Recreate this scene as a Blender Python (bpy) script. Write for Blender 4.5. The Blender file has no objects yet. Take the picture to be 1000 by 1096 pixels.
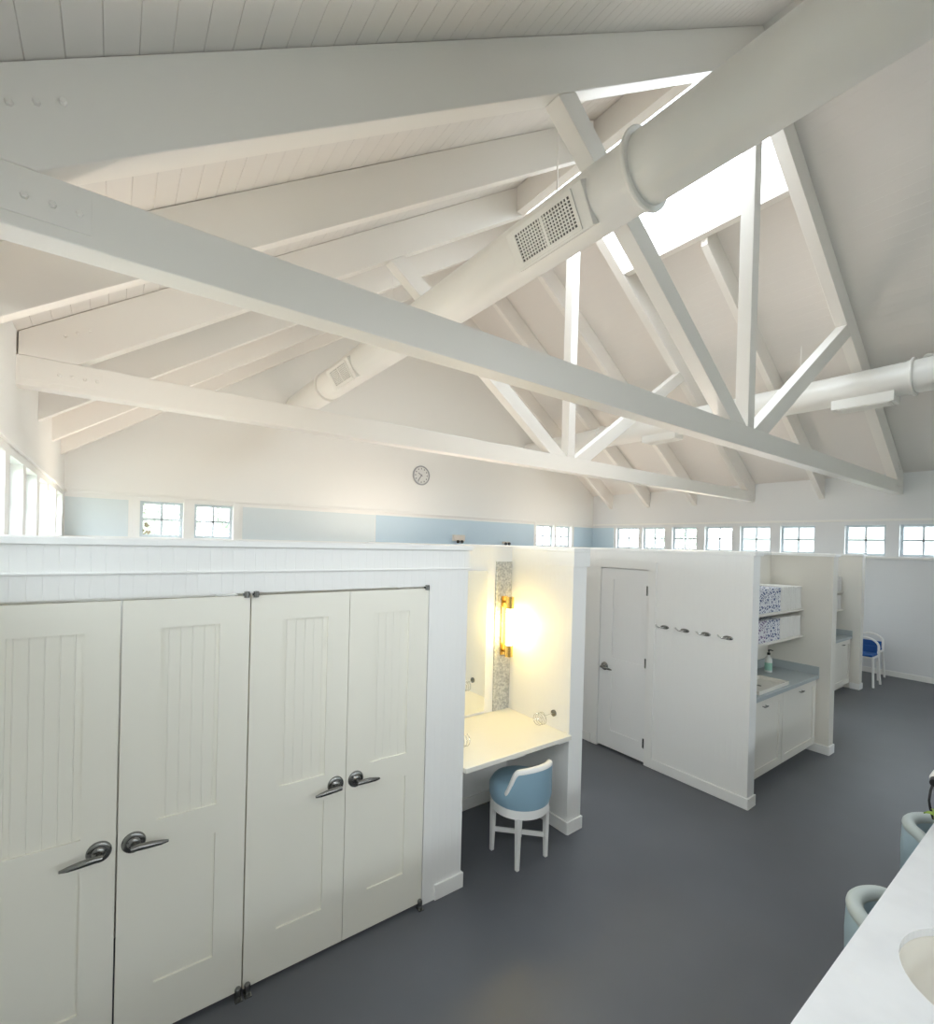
import bpy, bmesh, math, random
from mathutils import Vector, Matrix
random.seed(4)
SC = bpy.context.scene
COL = SC.collection
PI = math.pi

# ------------------------------------------------------------------ measured constants (metres)
XL, XR, XC, YG, YN = -0.62, 11.86, 5.62, 9.636, -6.0
ZA, SL, DR = 8.04, 0.6756, 0.42          # ridge height, roof slope, rafter depth
T1, T2 = 2.435, 5.01                      # truss faces
CH0, CH1 = 3.42, 3.65                     # bottom chord
YW = 2.575                                # front of the closet partition
PT = 2.25                                 # partition top
WZ0, WZ1 = 2.26, 2.86                     # clerestory windows
def zc(x): return ZA - SL*abs(x-XC)

# ------------------------------------------------------------------ materials
def mat(name, col, rough=0.5, metal=0.0, spec=0.5, bump=None, emis=None, estr=0.0, coat=0.0):
    m = bpy.data.materials.new(name); m.use_nodes = True
    nt = m.node_tree; b = nt.nodes['Principled BSDF']
    b.inputs['Base Color'].default_value = (*col, 1); b.inputs['Roughness'].default_value = rough
    b.inputs['Metallic'].default_value = metal; b.inputs['Specular IOR Level'].default_value = spec
    b.inputs['Coat Weight'].default_value = coat
    if emis: b.inputs['Emission Color'].default_value = (*emis, 1); b.inputs['Emission Strength'].default_value = estr
    if bump:
        sc, st = bump
        tc = nt.nodes.new('ShaderNodeTexCoord'); n = nt.nodes.new('ShaderNodeTexNoise'); n.inputs['Scale'].default_value = sc
        n.inputs['Detail'].default_value = 4
        bp = nt.nodes.new('ShaderNodeBump'); bp.inputs['Strength'].default_value = st; bp.inputs['Distance'].default_value = 0.01
        nt.links.new(tc.outputs['Object'], n.inputs['Vector']); nt.links.new(n.outputs['Fac'], bp.inputs['Height'])
        nt.links.new(bp.outputs['Normal'], b.inputs['Normal'])
    return m
def noise_col(m, c1, c2, scale, lo=0.4, hi=0.6, detail=5):
    nt = m.node_tree; b = nt.nodes['Principled BSDF']
    tc = nt.nodes.new('ShaderNodeTexCoord'); n = nt.nodes.new('ShaderNodeTexNoise'); n.inputs['Scale'].default_value = scale
    n.inputs['Detail'].default_value = detail
    r = nt.nodes.new('ShaderNodeValToRGB'); r.color_ramp.elements[0].position = lo; r.color_ramp.elements[1].position = hi
    r.color_ramp.elements[0].color = (*c1, 1); r.color_ramp.elements[1].color = (*c2, 1)
    nt.links.new(tc.outputs['Object'], n.inputs['Vector']); nt.links.new(n.outputs['Fac'], r.inputs['Fac'])
    nt.links.new(r.outputs['Color'], b.inputs['Base Color'])
    return m
def bead(m, period=0.05, width=0.10, dist=0.004, axis='auto'):
    """vertical tongue-and-groove boards: a V groove every `period` metres along the wall"""
    nt = m.node_tree; b = nt.nodes['Principled BSDF']; N = nt.nodes.new; K = nt.links.new
    g = N('ShaderNodeNewGeometry'); sp = N('ShaderNodeSeparateXYZ'); sn = N('ShaderNodeSeparateXYZ')
    K(g.outputs['Position'], sp.inputs[0]); K(g.outputs['True Normal'], sn.inputs[0])
    def math_(op, a, c, v=None):
        q = N('ShaderNodeMath'); q.operation = op
        for i, z in enumerate((a, c)):
            if z is None: continue
            if isinstance(z, (int, float)): q.inputs[i].default_value = z
            else: K(z, q.inputs[i])
        return q.outputs[0]
    ax = math_('ABSOLUTE', sn.outputs['X'], None); ay = math_('ABSOLUTE', sn.outputs['Y'], None)
    if axis == 'Z': u = sp.outputs['Z']
    else: u = math_('ADD', math_('MULTIPLY', sp.outputs['X'], math_('ROUND', ay, None)), math_('MULTIPLY', sp.outputs['Y'], math_('ROUND', ax, None)))
    f = math_('FRACT', math_('DIVIDE', u, period), None)
    d = math_('ABSOLUTE', math_('SUBTRACT', f, 0.5), None)
    h = math_('MINIMUM', math_('DIVIDE', d, width), 1.0)
    bp = N('ShaderNodeBump'); bp.inputs['Strength'].default_value = 1.0; bp.inputs['Distance'].default_value = dist
    K(h, bp.inputs['Height']); K(bp.outputs['Normal'], b.inputs['Normal'])
    return m

WHITE = (0.88, 0.875, 0.85)
M = {}
M['paint'] = mat('white_paint', WHITE, 0.45)
M['bead'] = bead(mat('white_beadboard', WHITE, 0.45), 0.05, 0.05, 0.0009)
M['shiplap'] = bead(mat('white_shiplap', (0.78, 0.79, 0.80), 0.5), 0.14, 0.03, 0.0007, 'Z')
M['truss'] = mat('truss_paint', (0.87, 0.84, 0.80), 0.4)
M['ceil'] = mat('ceiling_paint', (0.80, 0.77, 0.74), 0.5)
M['door'] = mat('door_paint', (0.87, 0.845, 0.75), 0.35)
M['beadpanel'] = bead(mat('beaded_door_panel', (0.87, 0.845, 0.75), 0.35), 0.048, 0.06, 0.0016)
M['door2'] = mat('door_paint_cool', (0.87, 0.87, 0.86), 0.4)
M['beadcool'] = bead(mat('beaded_panel_cool', (0.87, 0.87, 0.86), 0.4), 0.048, 0.06, 0.0012)
M['floor'] = noise_col(mat('grey_resin_floor', (0.09, 0.10, 0.115), 0.42, spec=0.4), (0.106, 0.112, 0.125), (0.122, 0.128, 0.142), 1.3, 0.3, 0.7)
M['blue'] = mat('pale_blue_paint', (0.56, 0.70, 0.80), 0.5)
M['glareblue'] = mat('blue_paint_with_glare', (0.72, 0.79, 0.81), 0.5)  # same blue paint, lightened to put the glare into the colour
M['steel'] = mat('brushed_nickel', (0.27, 0.27, 0.26), 0.27, 1.0)
M['chrome'] = mat('chrome', (0.7, 0.7, 0.7), 0.12, 1.0)
M['brass'] = mat('brass', (0.75, 0.52, 0.18), 0.25, 1.0)
M['duct'] = mat('painted_duct', (0.87, 0.86, 0.83), 0.32)
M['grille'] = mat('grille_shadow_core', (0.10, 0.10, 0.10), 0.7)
M['vinyl'] = mat('pale_blue_vinyl', (0.27, 0.42, 0.52), 0.4, bump=(30, 0.1))
M['vinyl2'] = mat('pale_grey_blue_vinyl', (0.36, 0.48, 0.55), 0.45)
M['rimvinyl'] = mat('pale_piping_vinyl', (0.52, 0.58, 0.57), 0.45)
M['bluefab'] = mat('royal_blue_fabric', (0.015, 0.10, 0.36), 0.6)
M['quartz'] = noise_col(mat('white_quartz', (0.76, 0.77, 0.76), 0.22), (0.79, 0.80, 0.82), (0.84, 0.85, 0.87), 4)
M['vtop'] = mat('cream_vanity_top', (0.82, 0.80, 0.72), 0.3)
M['greytop'] = mat('grey_laminate_counter', (0.42, 0.46, 0.47), 0.4)
M['ceramic'] = mat('white_ceramic', (0.80, 0.77, 0.70), 0.15)
M['cabinet'] = mat('cream_cabinet_and_alcove_shade', (0.78, 0.75, 0.68), 0.45)  # cabinet cream; on the alcove walls the beige stands in for dimmer light
M['stone'] = noise_col(mat('grey_stone_mosaic', (0.5, 0.5, 0.48), 0.4), (0.36, 0.37, 0.36), (0.66, 0.66, 0.62), 55, 0.35, 0.65)
M['mirror'] = mat('mirror_glass', (0.9, 0.92, 0.9), 0.03, 1.0)
M['bulb'] = mat('lit_frosted_tube', (1, 0.9, 0.7), 0.4, emis=(1.0, 0.80, 0.42), estr=7)
M['black'] = mat('black_plastic', (0.015, 0.015, 0.017), 0.35)
M['clock'] = mat('clock_face', (0.75, 0.75, 0.74), 0.4)
M['clockrim'] = mat('clock_rim', (0.42, 0.43, 0.45), 0.35, 0.2)
M['clockmark'] = mat('clock_grey_marks', (0.22, 0.22, 0.24), 0.5)
M['towel'] = mat('white_towel', (0.80, 0.78, 0.74), 0.9, bump=(160, 0.5))
M['greenlabel'] = mat('mint_label', (0.35, 0.62, 0.50), 0.5)
M['bottle'] = mat('milky_bottle', (0.78, 0.80, 0.76), 0.3)
M['leaf'] = mat('lime_leaf', (0.30, 0.45, 0.05), 0.45)
M['pot'] = mat('plant_pot_glaze', (0.7, 0.7, 0.68), 0.4)
M['beige'] = mat('beige_plastic', (0.75, 0.68, 0.60), 0.5)
M['ground'] = noise_col(mat('outdoor_ground', (0.3, 0.33, 0.2), 0.9), (0.22, 0.27, 0.14), (0.42, 0.40, 0.33), 0.8)
M['roof'] = mat('house_shingle', (0.30, 0.31, 0.33), 0.8)
M['siding'] = mat('house_siding', (0.8, 0.82, 0.84), 0.7)
M['tree'] = noise_col(mat('tree_foliage', (0.15, 0.26, 0.08), 0.7), (0.30, 0.36, 0.29), (0.62, 0.66, 0.56), 3)
M['bark'] = mat('bark', (0.15, 0.11, 0.08), 0.9)
# patterned towel: navy/violet lattice on white
def towel_pattern(name, c):
    m = mat(name, (0.8, 0.8, 0.8), 0.9); nt = m.node_tree; b = nt.nodes['Principled BSDF']
    tc = nt.nodes.new('ShaderNodeTexCoord'); v = nt.nodes.new('ShaderNodeTexVoronoi'); v.feature = 'DISTANCE_TO_EDGE'; v.inputs['Scale'].default_value = 34
    r = nt.nodes.new('ShaderNodeValToRGB'); r.color_ramp.elements[0].position = 0.10; r.color_ramp.elements[1].position = 0.20
    r.color_ramp.elements[0].color = (0.78, 0.78, 0.80, 1); r.color_ramp.elements[1].color = (*c, 1)
    nt.links.new(tc.outputs['Object'], v.inputs['Vector']); nt.links.new(v.outputs['Distance'], r.inputs['Fac']); nt.links.new(r.outputs['Color'], b.inputs['Base Color'])
    return m
M['pat1'] = towel_pattern('navy_lattice_towel', (0.13, 0.16, 0.28))
M['pat2'] = towel_pattern('violet_lattice_towel', (0.26, 0.20, 0.32))
def glass(name, tint=(1, 1, 1)):
    m = bpy.data.materials.new(name); m.use_nodes = True; nt = m.node_tree; nt.nodes.clear()
    o = nt.nodes.new('ShaderNodeOutputMaterial'); mx = nt.nodes.new('ShaderNodeMixShader'); t = nt.nodes.new('ShaderNodeBsdfTransparent')
    g = nt.nodes.new('ShaderNodeBsdfGlossy'); g.inputs['Roughness'].default_value = 0.02; t.inputs['Color'].default_value = (*tint, 1)
    lw = nt.nodes.new('ShaderNodeLayerWeight'); lw.inputs['Blend'].default_value = .5; f = nt.nodes.new('ShaderNodeMath'); f.operation = 'POWER'; f.inputs[1].default_value = 5; nt.links.new(lw.outputs['Facing'], f.inputs[0])
    K = nt.links.new; K(f.outputs[0], mx.inputs[0]); K(t.outputs[0], mx.inputs[1]); K(g.outputs[0], mx.inputs[2]); K(mx.outputs[0], o.inputs[0])
    return m
M['frame'] = mat('window_frame_paint', (0.60, 0.66, 0.70), 0.45)
M['glass'] = glass('window_glass', (0.96, 0.98, 0.98))

# ------------------------------------------------------------------ mesh builder
class MB:
    def __init__(s): s.bm = bmesh.new()
    def box(s, x0, x1, y0, y1, z0, z1):
        bm = s.bm
        v = [bm.verts.new(p) for p in ((x0,y0,z0),(x1,y0,z0),(x1,y1,z0),(x0,y1,z0),(x0,y0,z1),(x1,y0,z1),(x1,y1,z1),(x0,y1,z1))]
        for f in ((0,3,2,1),(4,5,6,7),(0,1,5,4),(1,2,6,5),(2,3,7,6),(3,0,4,7)): bm.faces.new([v[i] for i in f])
        return s
    def prism(s, pts, axis, a, b):
        """polygon pts (2D) extruded along axis from a to b; axis 'Y': pts are (x,z); 'X': (y,z); 'Z': (x,y)"""
        def P(p, t):
            return {'Y': (p[0], t, p[1]), 'X': (t, p[0], p[1]), 'Z': (p[0], p[1], t)}[axis]
        bm = s.bm; A = [bm.verts.new(P(p, a)) for p in pts]; B = [bm.verts.new(P(p, b)) for p in pts]; n = len(pts)
        bm.faces.new(A); bm.faces.new(B[::-1])
        for i in range(n): bm.faces.new([A[i], B[i], B[(i+1)%n], A[(i+1)%n]][::-1])
        return s
    def tube(s, path, r, n=12, cap=True, closed=False):
        bm = s.bm; path = [Vector(p) for p in path]; m = len(path); rs = r if isinstance(r, (list, tuple)) else [r]*m
        rings = []; u = None
        for i, p in enumerate(path):
            if closed: t = path[(i+1)%m]-path[i-1]
            else: t = path[min(i+1, m-1)]-path[max(i-1, 0)]
            t.normalize()
            if u is None:
                u = t.orthogonal().normalized()
            u = (u - t*u.dot(t)).normalized(); w = t.cross(u)
            rings.append([bm.verts.new(p+(u*math.cos(2*PI*k/n)+w*math.sin(2*PI*k/n))*rs[i]) for k in range(n)])
        for i in range(m if closed else m-1):
            a, b = rings[i], rings[(i+1)%m]
            for k in range(n): bm.faces.new([a[k], a[(k+1)%n], b[(k+1)%n], b[k]])
        if cap and not closed: bm.faces.new(rings[0][::-1]); bm.faces.new(rings[-1])
        return s
    def lathe(s, prof, c, axis='Z', n=32, a0=0, a1=2*PI, sx=1, sy=1):
        """prof: (radius, height) list round an axis through c"""
        bm = s.bm; full = abs(a1-a0-2*PI) < 1e-6; c = Vector(c); cols = []
        for k in range(n if full else n+1):
            a = a0+(a1-a0)*k/n; col = []
            for r, h in prof:
                q = (r*math.cos(a)*sx, r*math.sin(a)*sy, h)
                q = {'Z': q, 'Y': (q[0], q[2], q[1]), 'X': (q[2], q[0], q[1])}[axis]
                col.append(bm.verts.new(c+Vector(q)))
            cols.append(col)
        m = len(cols)
        for k in range(m if full else m-1):
            a, b = cols[k], cols[(k+1) % m]
            for i in range(len(prof)-1): bm.faces.new([a[i], b[i], b[i+1], a[i+1]])
        return s
    def quad(s, *p): s.bm.faces.new([s.bm.verts.new(q) for q in p]); return s
    def obj(s, name, m, parent=None, bevel=0, smooth=False, at=None, seg=2, **props):
        bm = s.bm; bmesh.ops.remove_doubles(bm, verts=bm.verts, dist=1e-5); bmesh.ops.recalc_face_normals(bm, faces=bm.faces)
        if at is not None: bmesh.ops.translate(bm, verts=bm.verts, vec=-Vector(at))
        me = bpy.data.meshes.new(name); bm.to_mesh(me); bm.free()
        o = bpy.data.objects.new(name, me); COL.objects.link(o); me.materials.append(M[m] if isinstance(m, str) else m)
        if at is not None: o.location = at
        if smooth:
            for p in me.polygons: p.use_smooth = True
            me.set_sharp_from_angle(angle=math.radians(40))
        if bevel:
            b = o.modifiers.new('bevel', 'BEVEL'); b.width = bevel; b.segments = seg; b.limit_method = 'ANGLE'; b.angle_limit = math.radians(40)
        if parent is not None: o.parent = parent
        for k, v in props.items(): o[k] = v
        return o
def empty(name, label, cat, loc=(0,0,0), rz=0, group=None):
    o = bpy.data.objects.new(name, None); COL.objects.link(o); o.location = loc; o.rotation_euler = (0, 0, rz)
    o['label'] = label; o['category'] = cat; o['kind'] = 'thing'
    if group: o['group'] = group
    return o
def st(o, label=None):
    o['kind'] = 'structure'
    return o
def copy_tree(o, parent=None):
    c = o.copy(); COL.objects.link(c)
    if parent is not None: c.parent = parent
    for ch in list(o.children): copy_tree(ch, c)
    return c
def place(proto, first, loc, rz=0, label=None, group=None):
    o = proto if first else copy_tree(proto)
    o.location = loc; o.rotation_euler = (0, 0, rz)
    if label: o['label'] = label
    if group: o['group'] = group
    return o

# ------------------------------------------------------------------ shell
st(MB().box(XL-.2, XR+.2, YN-.2, YG+.2, -.15, 0).obj('floor', 'floor'))

def window_wall(name, plane, x, t, spans, lo, hi, z0, zt, m='paint'):
    """wall on plane X=x (or Y=x), thickness t outward, with openings `spans` between WZ0 and WZ1"""
    b = MB()
    def B(a0, a1, za, zb):
        if a1-a0 < 1e-4: return
        if plane == 'X': b.box(min(x, x+t), max(x, x+t), a0, a1, za, zb)
        else: b.box(a0, a1, min(x, x+t), max(x, x+t), za, zb)
    B(lo, hi, z0, WZ0); B(lo, hi, WZ1, zt)
    e = lo
    for a, c in sorted(spans): B(e, a, WZ0, WZ1); e = c
    B(e, hi, WZ0, WZ1)
    return st(b.obj(name, m))
WR = [(-.02,.63),(.83,1.48),(1.83,2.47),(2.67,3.31),(3.82,4.47),(4.67,5.32),(5.50,6.16),(6.37,7.03),(7.24,7.91),(8.03,8.78)]
WL = [(1.5,2.16),(2.33,2.99),(3.16,3.82),(3.99,4.65),(4.84,5.50),(5.67,6.39),(6.62,7.31),(7.51,8.31),(8.50,9.30)]
WG = [(.35,.97),(1.14,1.76),(9.47,10.16),(10.25,10.89)]
ez = zc(XR)+.02
window_wall('wall_right', 'X', XR, .22, WR, YN, YG+.2, -.15, ez, 'shiplap')
window_wall('wall_left', 'X', XL, -.22, WL, YN, YG+.2, -.15, ez)
# far gable: rectangle with openings below, triangle above
b = MB()
b.box(XL-.22, XR+.22, YG, YG+.2, -.15, WZ0); b.box(XL-.22, XR+.22, YG, YG+.2, WZ1, ez)
e = XL-.22
for a, c in WG: b.box(e, a, YG, YG+.2, WZ0, WZ1); e = c
b.box(e, XR+.22, YG, YG+.2, WZ0, WZ1)
b.prism([(XL-.22, ez), (XR+.22, ez), (XC, ZA+.16)], 'Y', YG, YG+.2)
st(b.obj('wall_far', 'paint'))
# gable behind the camera with a wide glazed opening
b = MB(); b.box(XL-.22, XR+.22, YN-.2, YN, -.15, 2.26)
b.box(XL-.22, 1.0, YN-.2, YN, 2.26, 2.9); b.box(10.2, XR+.22, YN-.2, YN, 2.26, 2.9); b.box(5.4, 5.8, YN-.2, YN, 2.26, 2.9)
b.box(XL-.22, XR+.22, YN-.2, YN, 2.9, ez+.001); b.prism([(XL-.22, ez), (XR+.22, ez), (XC, ZA+.16)], 'Y', YN-.2, YN)
st(b.obj('wall_near', 'paint'))

# ceiling: boards running along Y with V grooves, both slopes, open at the skylights
SK = [(T1+.147, T2), (-.9, -.3)]        # skylight bays (y0, y1)
SKX = 1.16                                 # half width of skylight
def slope_panel(b, side, r0, r1, y0, y1):
    """boards between distances r0..r1 from the ridge (horizontal), grooved"""
    per = .116; k0 = math.floor(r0/per); xs = [r0]
    k = k0+1
    while k*per < r1-1e-6:
        if k*per > r0+.006: xs += [k*per-.0022, k*per, k*per+.0022]
        k += 1
    xs.append(r1)
    prev = None; n = Vector((side*SL, 0, 1)).normalized()
    for r in xs:
        x = XC+side*r; z = ZA-SL*r; g = abs(((r/per)+.5) % 1-.5)*per < .0015 and r0+.006 < r < r1-.001
        d = n*((.005 if side < 0 else .0015) if g else 0)
        p = (Vector((x, y0, z))+d, Vector((x, y1, z))+d)
        if prev: b.quad(prev[0], p[0], p[1], prev[1])
        prev = p
def roof_box(b, side, r0, r1, y0, y1):
    b.prism([(XC+side*r0, ZA-SL*r0+.02), (XC+side*r1, ZA-SL*r1+.02), (XC+side*r1, ZA-SL*r1+.2), (XC+side*r0, ZA-SL*r0+.2)], 'Y', y0, y1)
RE = XR-XC+.25
b = MB()
ys = [YN-.2, SK[1][0], SK[1][1], SK[0][0], SK[0][1], YG+.2]
for side in (-1, 1):
    for i in range(5):
        sky = i in (1, 3)
        slope_panel(b, side, SKX if sky else 0, RE, ys[i], ys[i+1])
        roof_box(b, side, SKX if sky else 0, RE, ys[i], ys[i+1])
st(b.obj('ceiling', 'ceil'))
wn = [0]
def window(parts_name, frame_mb, pane_mb, fm='paint', label=None):
    wn[0] += 1
    f = st(frame_mb.obj('window_%d' % wn[0], fm, bevel=.002))
    st(pane_mb.obj('pane', 'glass', f)); return f
# skylights
for (y0, y1) in SK:
    f = MB(); p = MB()
    for side in (-1, 1):
        for (a, c) in ((0.0, .03),):
            f.prism([(XC+side*a, ZA-SL*a+.12), (XC+side*c, ZA-SL*c+.12), (XC+side*c, ZA-SL*c+.22), (XC+side*a, ZA-SL*a+.22)], 'Y', y0, y1)
        p.prism([(XC+side*.04, ZA-SL*.04+.16), (XC+side*(SKX-.02), ZA-SL*(SKX-.02)+.16), (XC+side*(SKX-.02), ZA-SL*(SKX-.02)+.17), (XC+side*.04, ZA-SL*.04+.17)], 'Y', y0+.01, y1-.01)
    window('skylight', f, p)
def small_window(plane, x, out, a, c):
    """2x2 pane casement in the wall; x inner wall face, out = outward sign"""
    f = MB(); p = MB(); d0, d1 = sorted((x+out*.09, x+out*.13)); g0, g1 = sorted((x+out*.105, x+out*.111)); z0, z1 = WZ0, WZ1; w = .045
    def B(mb, a0, a1, za, zb, u, v):
        if plane == 'X': mb.box(u, v, a0, a1, za, zb)
        else: mb.box(a0, a1, u, v, za, zb)
    B(f, a, a+w, z0, z1, d0, d1); B(f, c-w, c, z0, z1, d0, d1); B(f, a+w, c-w, z0, z0+w, d0, d1); B(f, a+w, c-w, z1-w, z1, d0, d1)
    m = (a+c)/2; zm = (z0+z1)/2
    B(f, m-.017, m+.017, z0+w, z1-w, d0, d1); B(f, a+w, c-w, zm-.017, zm+.017, d0, d1)
    B(p, a+w, c-w, z0+w, z1-w, g0, g1)
    return window('w', f, p, 'frame')
for a, c in WR: small_window('X', XR, 1, a, c)
for a, c in WL: small_window('X', XL, -1, a, c)
for a, c in WG: small_window('Y', YG, 1, a, c)
for a, c in ((1.0, 5.4), (5.8, 10.2)):
    f = MB(); p = MB()
    f.box(a, a+.06, YN-.12, YN-.06, 2.26, 2.9).box(c-.06, c, YN-.12, YN-.06, 2.26, 2.9).box(a+.06, c-.06, YN-.12, YN-.06, 2.26, 2.32).box(a+.06, c-.06, YN-.12, YN-.06, 2.84, 2.9)
    p.box(a+.06, c-.06, YN-.095, YN-.09, 2.32, 2.84); window('w', f, p)
# window band trim: shelf moulding above, sill, casings
tn = [0]
def trim(mb, m='paint', bevel=.003):
    tn[0] += 1; return st(mb.obj('trim_%d' % tn[0], m, bevel=bevel))
b = MB().box(XL+.0, XR, YG-.03, YG, 2.925, 2.965); trim(b)
b = MB().box(XR-.03, XR, YN, YG-.03, 2.925, 2.965); trim(b)
b = MB().box(XL, XL+.03, YN, YG-.03, 2.925, 2.965); trim(b)
b = MB().box(XL, XR, YG-.05, YG, 2.21, 2.245); trim(b)
b = MB().box(XR-.05, XR, YN, YG-.05, 2.205, 2.245); trim(b)
b = MB().box(XL, XL+.05, YN, YG-.05, 2.205, 2.245); trim(b)
for (a, c) in ((.245, .345), (.975, 1.135), (1.765, 1.87), (9.37, 9.465), (10.165, 10.245), (10.895, 10.99)):
    trim(MB().box(a, c, YG-.018, YG, 2.246, 2.92))
for (a, c) in ((3.33, 3.42), (2.57, 2.66), (3.72, 3.81), (4.48, 4.56)): pass
# blue panels, far gable and right wall corner; paler ones have glare painted in
for n, (a, c, m) in enumerate(((XL+.01, .19, 'glareblue'), (1.92, 4.58, 'glareblue'), (4.60, 9.36, 'blue'), (11.0, XR-.001, 'blue'))):
    trim(MB().box(a, c, YG-.008, YG, 2.26, 2.855), m, 0)
trim(MB().box(XR-.008, XR, 8.86, YG-.01, 2.26, 2.855), 'blue', 0)

# ------------------------------------------------------------------ roof timbers
def bar2(p, q, w, y0, y1, b):
    """bar in an XZ plane between points p and q (x,z) of width w, from y0 to y1"""
    p, q = Vector(p), Vector(q); d = (q-p).normalized(); n = Vector((-d.y, d.x))*w/2
    b.prism([tuple(p-n), tuple(q-n), tuple(q+n), tuple(p+n)], 'Y', y0, y1); return b
def truss(y, label):
    y1 = y+.145; t = empty('roof_truss', label, 'roof truss', (XC, y, CH0))
    o = (XC, y, CH0)
    def P(mb, name, bevel=.006, m='truss', parent=None):
        ob = mb.obj(name, m, parent or t, bevel=bevel, at=o if parent is None else None)
        if parent is None: ob.location = (0, 0, 0)
        return ob
    P(MB().box(XL-.01, XR+.01, y, y1, CH0, CH1), 'bottom_chord')
    e = .004
    for s in (-1, 1):
        xe = XL+.01 if s < 0 else XR-.01; re = abs(xe-XC)
        # rafter: bottom line ZA-DR-SL*r, clipped by the chord top
        rb = (ZA-DR-CH1)/SL
        pts = [(XC, ZA-e), (XC+s*re, ZA-SL*re-e), (XC+s*re, CH1+.001), (XC+s*rb, CH1+.001), (XC, ZA-DR)]
        P(MB().prism(pts, 'Y', y+.0, y1), 'rafter')
    P(MB().box(XC-.075, XC+.075, y+.001, y1-.001, CH1+.001, ZA-DR-.08), 'king_post')
    for s in (-1, 1):
        r1 = 3.02; z1 = ZA-DR-SL*r1-.02
        p = Vector((XC+s*.30, CH1+.02)); q = Vector((XC+s*r1, z1)); d = (q-p).normalized(); w = .2; n = Vector((-d.y, d.x))*w/2
        # trimmed polygon: foot flat on the chord, head along the rafter underside
        def hit_chord(a): tt = (CH1+.001-a.y)/d.y; return a+d*tt
        def hit_raft(a):
            # z = ZA-DR-SL*|x-XC|
            tt = (ZA-DR-.001-SL*s*(a.x-XC)-a.y)/(d.y+SL*s*d.x); return a+d*tt
        A, B_ = p+n, p-n
        P(MB().prism([tuple(hit_chord(A)), tuple(hit_chord(B_)), tuple(hit_raft(B_)), tuple(hit_raft(A))], 'Y', y+.004, y1-.004), 'web_brace')
    # painted steel plates and bolts at the heel joints
    for s in (-1, 1):
        xe = XL if s < 0 else XR
        a, c = sorted((xe-s*.02, xe-s*.53))
        g = P(MB().box(a, c, y-.006, y, CH0+.05, CH1-.035), 'gusset_plate', .001)
        for k in range(4):
            xx = xe-s*(.253+.08*k)
            g2 = MB().lathe([(0, -.016), (.009, -.016), (.013, -.012), (.013, 0), (0, 0)], (xx, y-.006, (CH0+CH1)/2+.005), 'Y', 6).obj('bolt', 'truss', t, at=o); g2.location = (0,0,0)
        for k in range(3):
            xx = xe-s*(.286+.075*k); g2 = MB().lathe([(0, -.016), (.009, -.016), (.013, -.012), (.013, 0), (0, 0)], (xx, y, CH1+.21+.042*k), 'Y', 6).obj('bolt', 'truss', t, at=o); g2.location = (0,0,0)
    return t
truss(T1, 'nearer, larger white timber roof truss, directly over the closet doors')
truss(T2, 'second white timber truss farther back, its lower chord just below the clock level')
def rafter(y, w, side, cut, label):
    r0 = SKX+.125 if cut else 0; re = abs((XR if side > 0 else XL)-XC)+.01; e = .004
    if cut: pts = [(XC+side*r0, ZA-SL*r0-e), (XC+side*re, ZA-SL*re-e), (XC+side*re, ZA-DR-SL*re), (XC+side*r0, ZA-DR-SL*r0)]
    else: pts = [(XC+side*.001, ZA-e), (XC+side*re, ZA-SL*re-e), (XC+side*re, ZA-DR-SL*re), (XC+side*.001, ZA-DR)]
    o = MB().prism(pts, 'Y', y, y+w).obj('rafter_beam', 'truss', bevel=.004)
    o['label'] = label; o['category'] = 'rafter'; o['group'] = 'white rafters between the trusses'; o['kind'] = 'thing'
where = {-1: 'left', 1: 'right'}
rafter(3.665, .10, -1, True, 'white rafter on the slope over the closets, between the front truss and the second truss')
rafter(3.665, .10, 1, True, 'white rafter running down from the lower edge of the skylight')
for y, a in ((6.38, 'just beyond the second truss'), (7.70, 'second one beyond the far truss'), (8.92, 'the one closest to the gable wall with the clock')):
    rafter(y, .10, -1, False, 'white rafter on the closet-side slope, ' + a)
    rafter(y, .10, 1, False, 'white rafter on the window-row slope, ' + a)
for (y0, y1), q in zip(SK, ('', 'n')):
    for s in (-1, 1):
        a = SKX-(.04 if s < 0 else 0); c = a+.125
        o = MB().prism([(XC+s*a, ZA-SL*a-.003), (XC+s*c, ZA-SL*c-.003), (XC+s*c, 6.85), (XC+s*a, 6.85)], 'Y', y0, y1-.003).obj('skylight_header' if not q else 'trim_%d' % (90+s), 'truss', bevel=.004)
        if q: o['kind'] = 'structure'
        else:
            o['kind'] = 'thing'; o['label'] = 'white header beam along the ' + ('lower edge of the bright skylight' if s > 0 else 'upper edge of the round duct, skylight side'); o['category'] = 'beam'

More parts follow.
